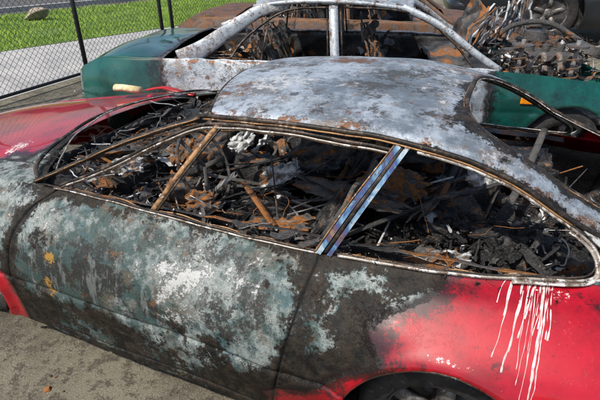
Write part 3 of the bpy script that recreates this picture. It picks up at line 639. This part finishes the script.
# ================================================================= generic sedan
def sedan(name,loc,rz,mat,paintf,clut=True,sc_=1.0,glass=False,lift=0,hood=True,wr=.32):
    E=empty(name,(loc[0],loc[1],lift),rz); E.scale=(sc_,sc_,sc_)
    xwf=2.78 if glass else 3.0
    wm=lambda x: ip(x,[(-1.2,.70),(-.95,.82),(-.4,.86),(2.6,.86),(3.2,.84),(3.8,.66)])
    hb=lambda x: ip(x,[(-1.2,.62),(-.9,.74),(-.2,.79),(2.5,.79),(3.2,.74),(3.8,.56)])
    zb=lambda x: ip(x,[(-1.2,.84),(-1.0,.93),(-.5,.965),(.3,.965),(2.3,.94),(2.8,.90),(3.4,.80),(3.8,.66)])
    for sg in(-1,1):
        nx,nt=360,60; xs=np.linspace(-1.2,3.8,nx); w_=wm(xs);h_=hb(xs);z_=zb(xs)
        cw=np.stack([w_-.05,w_-.01,w_,w_-.005,w_-.03,h_+.015,h_],1)
        cz=np.stack([z_*0+.2,z_*0+.34,z_*0+.5,.5+(z_-.5)*.4,.5+(z_-.5)*.72,z_-.03,z_],1)
        W=crW(nt,7); w=cw@W.T; z=cz@W.T; X=np.repeat(xs[:,None],nt,1); keep=np.ones((nx-1,nt-1),bool)
        for xw in(.05,xwf):
            dx=X-xw;dz=z-wr;r=np.hypot(dx,dz)+1e-9; Ra=wr+.04
            near=np.abs(r-Ra)<.009; X=np.where(near,xw+dx*Ra/r,X); z=np.where(near,wr+dz*Ra/r,z)
            w=w+.012*np.exp(-((r-Ra-.02)/.03)**2)
            keep&=((r[:-1,:-1]+r[1:,1:]+r[1:,:-1]+r[:-1,1:])/4>Ra)
        seam=0*X
        for xsn in(.42,1.10,2.18):
            seam=np.maximum(seam,np.exp(-((X-xsn-.05*(z-.6))/.008)**2))
        w=w-.01*seam-.006*np.exp(-((z-.62)/.012)**2)+(.004*wob(X,w,z,sg+2,1.5) if not glass else 0)
        mk('body_side',np.stack([X,sg*w,z],-1).reshape(-1,3),gridf(nx,nt,keep),mat,E,True,dict(paint=paintf(X,sg*w,z),soot=.16+.25*np.exp(-((X-1.1)/.2)**2)+.35*(1-sst(z,.4,.6)),ash=.2+0*X,lite=.3+0*X,rust=.15+.5*sst(z,.92,.96),seam=seam),solid=.006)
    def top(nm,x0,x1,cr,nx=80,nv=50,roofy=False,sag=0):
        s=np.linspace(0,1,nx)[:,None]; v=np.linspace(-1,1,nv)[None,:]
        X=x0+s*(x1-x0)+0*v
        if roofy:
            X=X+(.06*(1-v*v))*np.where(s>.5,1,-1)*np.abs(s-.5)*2
            H=ip(X,[(.3,.56),(1.0,.60),(1.8,.56)]); Z=ip(X,[(.35,1.365),(.7,1.41),(1.2,1.42),(1.75,1.36)])
            Y=v*H
        else: Y=v*hb(X); Z=zb(X)
        Z=Z+cr*(1-np.abs(v)**2.2)+(.008*wob(X,Y,0*X,3,1.5) if not glass else 0)*(1-np.abs(v)**6)
        mk(nm,np.stack([X,Y,Z],-1).reshape(-1,3),gridf(nx,nv),mat,E,True,dict(paint=paintf(X,Y,Z),soot=.1+.3*sst(np.abs(v),.85,1)+0*X,ash=.4+0*X,rust=.25+0*X),solid=.01)
    top('boot_lid',-1.2,-.36,.03); top('roof',.42,1.70,.05,roofy=True)
    if hood: top('bonnet',2.35,3.8,.05)
    a=Acc()
    for x,sn in((-1.2,-1),(3.8,1)):
        W_=float(wm(x));H_=float(hb(x));z0=float(zb(x)); ring=[(-W_+.05,.2),(-W_,.5),(-H_,z0),(0,z0+.03),(H_,z0),(W_,.5),(W_-.05,.2)]
        c0=[(x,p[0],p[1]) for p in ring]; c1=[(x+sn*.07,p[0]*.9,.22+(p[1]-.2)*.9) for p in ring]; n=len(ring)
        a.add(c0+c1,[(i,i+1,n+i+1,n+i) for i in range(n-1)]+[tuple(range(n,2*n))])
        a.sweep(crs([(x-sn*.2,-W_*1.02,.45),(x+sn*.07,-W_*.85,.45),(x+sn*.12,0,.45),(x+sn*.07,W_*.85,.45),(x-sn*.2,W_*1.02,.45)],6),.05,.09)
    vv=np.array(a.v); mk('ends',a.v,a.f,mat,E,True,dict(paint=paintf(vv[:,0],vv[:,1],vv[:,2]),soot=[.2]*len(a.v)))
    a=Acc(); d=Acc()
    for sg in(-1,1):
        a.sweep(crs([(-.22,sg*.765,.955),(-.02,sg*.75,1.05),(.22,sg*.69,1.20),(.46,sg*.612,1.335),(.70,sg*.575,1.385)],8),.070,.022,up=(0,1,0),n=12,taper=np.interp(np.linspace(0,1,33),[0,.3,1],[1.25,1.0,.55]).tolist())
        a.sweep(crs([(1.10,sg*.795,.95),(1.08,sg*.72,1.15),(1.06,sg*.60,1.395)],6),.042,.016,up=(0,1,0),n=6)
        a.sweep(crs([(2.42,sg*.77,.93),(2.22,sg*.735,1.05),(1.92,sg*.66,1.25),(1.62,sg*.585,1.375)],8),.030,.020,up=(0,1,0),n=10)
        a.sweep([(x,sg*float(ip(x,[(.3,.575),(1.0,.615),(1.8,.575)])),float(ip(x,[(.35,1.36),(.7,1.405),(1.2,1.41),(1.75,1.355)]))) for x in np.linspace(.40,1.72,24)],.018,.018)
        d.sweep(crs([(2.20,sg*.79,.96),(2.0,sg*.70,1.16),(1.70,sg*.61,1.335),(1.15,sg*.615,1.375)],6),.010,.010)
        d.sweep(crs([(1.02,sg*.615,1.37),(.75,sg*.60,1.355),(.56,sg*.635,1.29),(.33,sg*.70,1.12),(.22,sg*.775,.98)],6),.010,.010)
        d.sweep([(.48,sg*.79,.965),(.53,sg*.65,1.26)],.009,.006)
        d.sweep([(1.16,sg*.79,.95),(1.12,sg*.61,1.37)],.008,.008); d.sweep([(1.04,sg*.79,.95),(1.01,sg*.61,1.37)],.008,.008)
        a.sweep(jitter([(x,sg*(float(hb(x))-.01),float(zb(x))-.001) for x in np.linspace(-.2,2.4,60)],.01),.016,.010)
    vv=np.array(a.v); mk('pillars',a.v,a.f,mat,E,True,dict(paint=paintf(vv[:,0],vv[:,1],vv[:,2]) if glass else 0*vv[:,0],soot=[-.04]*len(a.v),ash=[.3]*len(a.v),lite=[.7]*len(a.v),rust=[.2]*len(a.v)))
    d.out('door_window_frames',M_frame,E)
    a=Acc();b=Acc()
    for xw in(.05,xwf):
        for sg in(-1,1): wheel(a,b,(xw,sg*.74,wr),wr,.2)
    a.out('tyres',M_rubber,E); b.out('wheels',M_rim,E)
    a=Acc()
    sheet(a,(-1.1,-.8,.22),(3.6,-.8,.22),(3.6,.8,.22),(-1.1,.8,.22),30,20,.01)
    for sg in(-1,1): sheet(a,(-.5,sg*.78,.22),(2.5,sg*.78,.22),(2.5,sg*.75,.93),(-.5,sg*.75,.93),90,24,.014,.38)
    sheet(a,(2.4,-.78,.22),(2.4,.78,.22),(2.4,.76,.93),(2.4,-.76,.93),12,12,.01); sheet(a,(-.35,-.75,.22),(-.35,.75,.22),(-.3,.74,.95),(-.3,-.74,.95),12,12,.01,.5)
    sheet(a,(2.4,-.72,.92),(2.4,.72,.92),(1.95,.72,.88),(1.95,-.72,.88),30,12,.02,.45)
    a.out('inner_panels',M_deb,E,solid=.004)
    if glass:
        a=Acc()
        for sg in(-1,1):
            a.add([(2.25,sg*.77,.96),(1.65,sg*.60,1.34),(.5,sg*.60,1.34),(0,sg*.77,.97)],[(0,1,2,3)])
        a.add([(2.4,-.74,.95),(2.4,.74,.95),(1.65,.56,1.37),(1.65,-.56,1.37)],[(0,1,2,3)]); a.add([(-.4,-.72,.97),(-.4,.72,.97),(.45,.56,1.37),(.45,-.56,1.37)],[(0,1,2,3)])
        a.out('windows',M_glass,E,smooth=False)
    if clut:
        A=clutter((-.2,2.3),(-.66,.66),lambda x,y:.70+.08*math.sin(5*x+3*y),300,120,460,RUST,1.0)
        for sx in(.35,1.35):
            for y0 in(-.36,.36):
                w=.24
                lump(A,(sx+.14,y0,.80),(.16,.40,.46),Ry(-.4),.36,sx*7+y0,16)
                for o in(0,.05):
                    A.sweep(jitter(crs([(sx+.3+o,y0-w,.5),(sx+.08+o,y0-w,.8),(sx+o,y0-w*.8,1.05),(sx-.02+o,y0,1.10),(sx+o,y0+w*.8,1.05),(sx+.08+o,y0+w,.8),(sx+.3+o,y0+w,.5)],6),.04),.009,tone=.54)
                A.sweep(crs([(sx-.03,y0-.1,1.08),(sx-.05,y0-.1,1.2),(sx-.05,y0+.1,1.2),(sx-.03,y0+.1,1.08)],5),.008,tone=.52)
                for k in range(8):
                    u=k/8; A.sweep(jitter([(sx+.27-.27*u+.01*(-1)**j,y0-w+2*w*j/14,.52+.56*u+.012*(-1)**j) for j in range(15)],.05),.0028,n=5,tone=random.choice([.5,.62]))
                for k in range(6): shard(A,(sx+.15+random.uniform(-.1,.1),y0+random.uniform(-.2,.2),random.uniform(.6,1.05)),.22,ptone([(.3,.35),(.48,.45),(.62,.2)]),1.5,9,.4)
        A.out('burnt_seats_and_debris',M_deb,E,smooth=False)
    return E
ang=math.radians(17)
def gp(X,Y,Z):
    p=(1-sst(X,-.60,-.20))*1.0+sst(X,2.2,2.5)*.95
    return p+0*Y
g=sedan('burnt_green_sedan',(-2.564,4.155),ang,M_green,gp,True,hood=False)
a=Acc(); a.box((2.66,-.862,.72),(.13,.016,.05)); o=a.out('side_marker_lamp',M_orange,g,smooth=False)
bv=o.modifiers.new('b','BEVEL'); bv.width=.006; bv.segments=3
A=Acc()
sheet(A,(2.42,-.70,.6),(3.55,-.62,.5),(3.55,.62,.5),(2.42,.70,.6),20,20,.02,.3)
A.box((2.95,.0,.78),(.55,.42,.30),Matrix.Rotation(.1,3,'Z'),.5,.02)
for k in range(4): A.sweep(crs([(2.75+.13*k,-.2,.9),(2.75+.13*k,-.34,.98),(2.75+.13*k,-.45,.86)],5),.022,n=10,tone=.74)
for k in range(4): A.sweep([(2.76+.13*k,.02,.92),(2.76+.13*k,.02,1.0)],.03,n=10,tone=.5)
for sg in(-1,1):
    for xx in(2.62,3.05):
        c=Vector((xx,sg*.56,.72))
        A.sweep([c+Vector((.055*math.cos(j*.5),.055*math.sin(j*.5),.006*j)) for j in range(60)],.008,n=6,tone=.56)
        A.sweep([c,c+Vector((0,0,.42))],.018,n=10,tone=.8); A.sweep([c+Vector((0,0,.37)),c+Vector((0,0,.385))],.085,n=18,tone=.52)
A.sweep(crs([(2.55,.3,.95),(2.8,.35,1.12),(3.1,.3,1.15),(3.4,.2,1.0)],6),.025,n=12,tone=.45)
A.sweep([(3.0,.3,1.0),(3.0,.3,1.08)],.11,n=22,tone=.48); A.sweep([(3.35,-.1,.95),(3.38,-.1,1.02)],.11,n=22,tone=.5)
clutter((2.45,3.6),(-.60,.62),lambda x,y:.88+.10*math.sin(6*x+4*y)+.1*max(0,y),280,170,460,[(.15,.27),(.33,.27),(.45,.18),(.60,.12),(.78,.04),(.84,.08),(.96,.04)],.9,A)
A.out('engine_bay_parts',M_deb,g,smooth=False)
A=Acc()
sheet(A,(2.25,.05,1.0),(2.25,.66,1.0),(2.45,.70,1.40),(2.45,.10,1.28),40,30,.030,.50,3)
for k in range(24): A.sweep(jitter(crs([(2.15+.04*k,-.3+.05*k,.98),(2.28+.04*k,-.2+.06*k,1.14+rv(.03).z),(2.42+.035*k,-.05+.06*k,1.30)],5),.06),random.choice([.004,.007,.010,.014]),random.choice([.003,.006]),tone=random.choice([.62,.78,.5,.84,.4,.45,.9]))
A.out('buckled_bonnet',M_deb,g,solid=.004)

w3=sedan('burnt_wreck_car',(-3.2,6.55),math.radians(14),M_rusty,lambda X,Y,Z:0*X+0*Y,True)
t4=sedan('dark_pickup_truck',(.30,12.0),math.radians(12),M_darkpaint,lambda X,Y,Z:0*X+0*Y,False,1.35,glass=True,lift=.05,wr=.40)
p5=sedan('parked_car',(-19.0,14.2),math.radians(70),M_darkpaint,lambda X,Y,Z:0*X+0*Y,False,1.0,glass=True)
sp=empty('scrap_metal_pile',(1.7,6.6,0)); A=Acc()
zs=lambda x,y:.42*math.exp(-(x*x+y*y)/.9)
heap(A,-1.6,1.6,-1.0,1.0,zs,90,60,.10,.36,8)
clutter((-1.4,1.4),(-.9,.9),zs,260,180,360,RUST,1.5,A)
for k in range(7): A.box((random.uniform(-1,1),random.uniform(-.6,.6),.35),(random.uniform(.2,.5),random.uniform(.15,.35),random.uniform(.1,.3)),Matrix.Rotation(random.random()*3,3,rv().normalized()),random.choice([.4,.5,.8]),.03)
A.out('scrap_parts',M_deb,sp,smooth=False)

# ================================================================= setting
def plane(name,pts,z,mat,n=1):
    return mk(name,[(p[0],p[1],z) for p in pts],[tuple(range(len(pts)))],mat,smooth=False)
m=MT('yard_concrete'); n1=m.noise(1.6,8,.7); n2=m.noise(13,8,.78); n3=m.noise(110,4,.8)
c=m.mix(m.ms(n1,.40,.60),(.11,.095,.065),(.24,.215,.155)); c=m.mix(m.ms(n2,.49,.58,.8),c,(.06,.05,.035)); c=m.mix(m.ms(n3,.56,.64,.8),c,(.42,.39,.32)); c=m.mix(m.ms(n3,.44,.36,.85),c,(.03,.025,.02))
m.bump(m.add(n2,n3),.9,.012); M_ground=m.fin(c,.9)
m=MT('sidewalk_concrete'); n1=m.noise(2,8,.6); n3=m.noise(90,4,.8)
c=m.mix(m.ms(n1,.35,.65),(.30,.30,.30),(.42,.41,.40)); c=m.mix(m.ms(n3,.56,.66,.5),c,(.2,.2,.2)); m.bump(n3,.3,.005); M_walk=m.fin(c,.9)
m=MT('grass_ground'); n1=m.noise(3,6,.7); c=m.mix(m.ms(n1,.4,.6),(.07,.13,.02),(.12,.20,.03)); M_gg=m.fin(c,.95)
m=MT('grass_blades'); n1=m.noise(1.6,8,.7); n2=m.noise(30,3,.6); c=m.mix(m.ms(n1,.42,.58),(.16,.30,.03),(.36,.52,.06)); c=m.mix(m.ms(n2,.5,.65,.6),c,(.42,.46,.12)); M_gb=m.fin(c,.6)
m=MT('asphalt'); n1=m.noise(40,6,.8); c=m.mix(n1,(.05,.05,.05),(.12,.12,.12)); M_asph=m.fin(c,.9)
def edge(y): return -8.8+(y-6.16)*.323
plane('ground',[(-250,-250),(250,-250),(250,250),(-250,250)],0,M_ground)
plane('sidewalk',[(edge(-4),-4),(-6.0,-4),(-6.0,14),(edge(14),14)],.004,M_walk)
gpz=[(edge(-4),-4),(edge(26),26),(edge(26)-5.2,26),(edge(-4)-5.6,-4)]
plane('lawn',gpz,.012,M_gg)
plane('road',[(-60,-20),(edge(-4)-6.8,-20),(edge(26)-6.6,30),(-60,60)],.006,M_asph)
a=Acc(); a.box((0,0,0),(.16,34,.13)); kb=a.out('kerb',M_walk,smooth=False); kb.location=((edge(-4)+edge(26))/2-6.1,11,.07); kb.rotation_euler=(0,0,-math.atan(.33))
vs=[];fs=[]; random.seed(3)
for i in range(60000):
    y=random.uniform(2,18); x=edge(y)-random.uniform(-.05,5.4)-.2*random.random()
    h=random.uniform(.03,.09)*(1+.8*mn.noise(Vector((x,y,0))*1.3)); an=random.uniform(0,6.28); w=.007; dx,dy=math.cos(an)*w,math.sin(an)*w; lx,ly=random.gauss(0,.02),random.gauss(0,.02)
    k=len(vs); vs+=[(x-dx,y-dy,.01),(x+dx,y+dy,.01),(x+lx,y+ly,h)]; fs.append((k,k+1,k+2))
mk('grass',vs,fs,M_gb,smooth=False)
random.seed(9)
a=Acc(); chunk(a,(0,0,0),.42,.5); vv=[(x,y,max(z,-.1)) for x,y,z in a.v]
b=mk('boulder',vv,a.f,M_stone); b.location=(-11.5,9.34,.13); sb=b.modifiers.new('s','SUBSURF'); sb.levels=2; sb.render_levels=2
fe=empty('chain_link_fence',(-5.8,3.5,0)); a=Acc(); h=1.85
def post(A,y,r=.03,hh=1.95,x=0): A.sweep([(x,y,0),(x,y,hh)],r,n=14); A.sweep([(x,y,hh),(x,y,hh+.03),(x,y,hh+.05)],r*1.1,n=14,taper=[1,.9,.3])
for y in(-4,-2.1,-.1,1.84,3.72,4.02): post(a,y,.033)
for z in(.10,h): a.sweep([(0,-4,z),(0,3.72,z)],.022,n=10)
a.sweep([(0,4.02,.10),(0,7.5,.10)],.022,n=10);a.sweep([(0,4.02,h),(0,7.5,h)],.022,n=10); post(a,7.5)
a.out('posts_and_rails',M_fence,fe)
a=Acc(); p=.062
for (ya,yb) in((-4,3.72),(4.02,7.5)):
    L_=yb-ya; H=h-.10
    k=-H
    while k<L_:
        s0=max(0,-k); s1=min(H,L_-k)
        if s1>s0:
            a.sweep([(.003,ya+k+s0,.10+s0),(.003,ya+k+s1,.10+s1)],.0024,n=4)
            a.sweep([(-.003,yb-k-s0,.10+s0),(-.003,yb-k-s1,.10+s1)],.0024,n=4)
        k+=p*1.414
a.out('wire_mesh',M_fence,fe)
random.seed(12)
A=Acc()
for _ in range(1100):
    x=random.uniform(-5.5,2);y=random.choice([random.uniform(.2,1.0),random.uniform(3.2,5.2)]); chunk(A,(x,y,.002),random.choice([.003,.005,.008,.014]),ptone(DARK))
for _ in range(50):
    x=random.uniform(-5.5,-3);y=random.uniform(3.0,5.5); shard(A,(x,y,.02),random.uniform(.05,.25),ptone(RUST),.15)
A.out('ground_debris',M_deb,smooth=False)

# ================================================================= light
d=Vector((-.22,-.50,.84)).normalized(); el=math.asin(d.z); rot=math.atan2(d.x,d.y)
sun=bpy.data.lights.new('sun','SUN'); sun.energy=4.7; sun.angle=math.radians(1.5); sun.color=(1,.95,.86)
so=bpy.data.objects.new('sun',sun); col.objects.link(so); so.rotation_euler=(-d).to_track_quat('-Z','Y').to_euler()
w=bpy.data.worlds.new('World'); scene.world=w; w.use_nodes=True
sk=w.node_tree.nodes.new('ShaderNodeTexSky'); sk.sky_type='NISHITA'; sk.sun_disc=False; sk.sun_elevation=el; sk.sun_rotation=rot; sk.air_density=1; sk.dust_density=2
bg=w.node_tree.nodes['Background']; bg.inputs[1].default_value=.135; w.node_tree.links.new(sk.outputs[0],bg.inputs[0])
scene.view_settings.view_transform='Standard'; scene.view_settings.look='None'; scene.view_settings.exposure=0
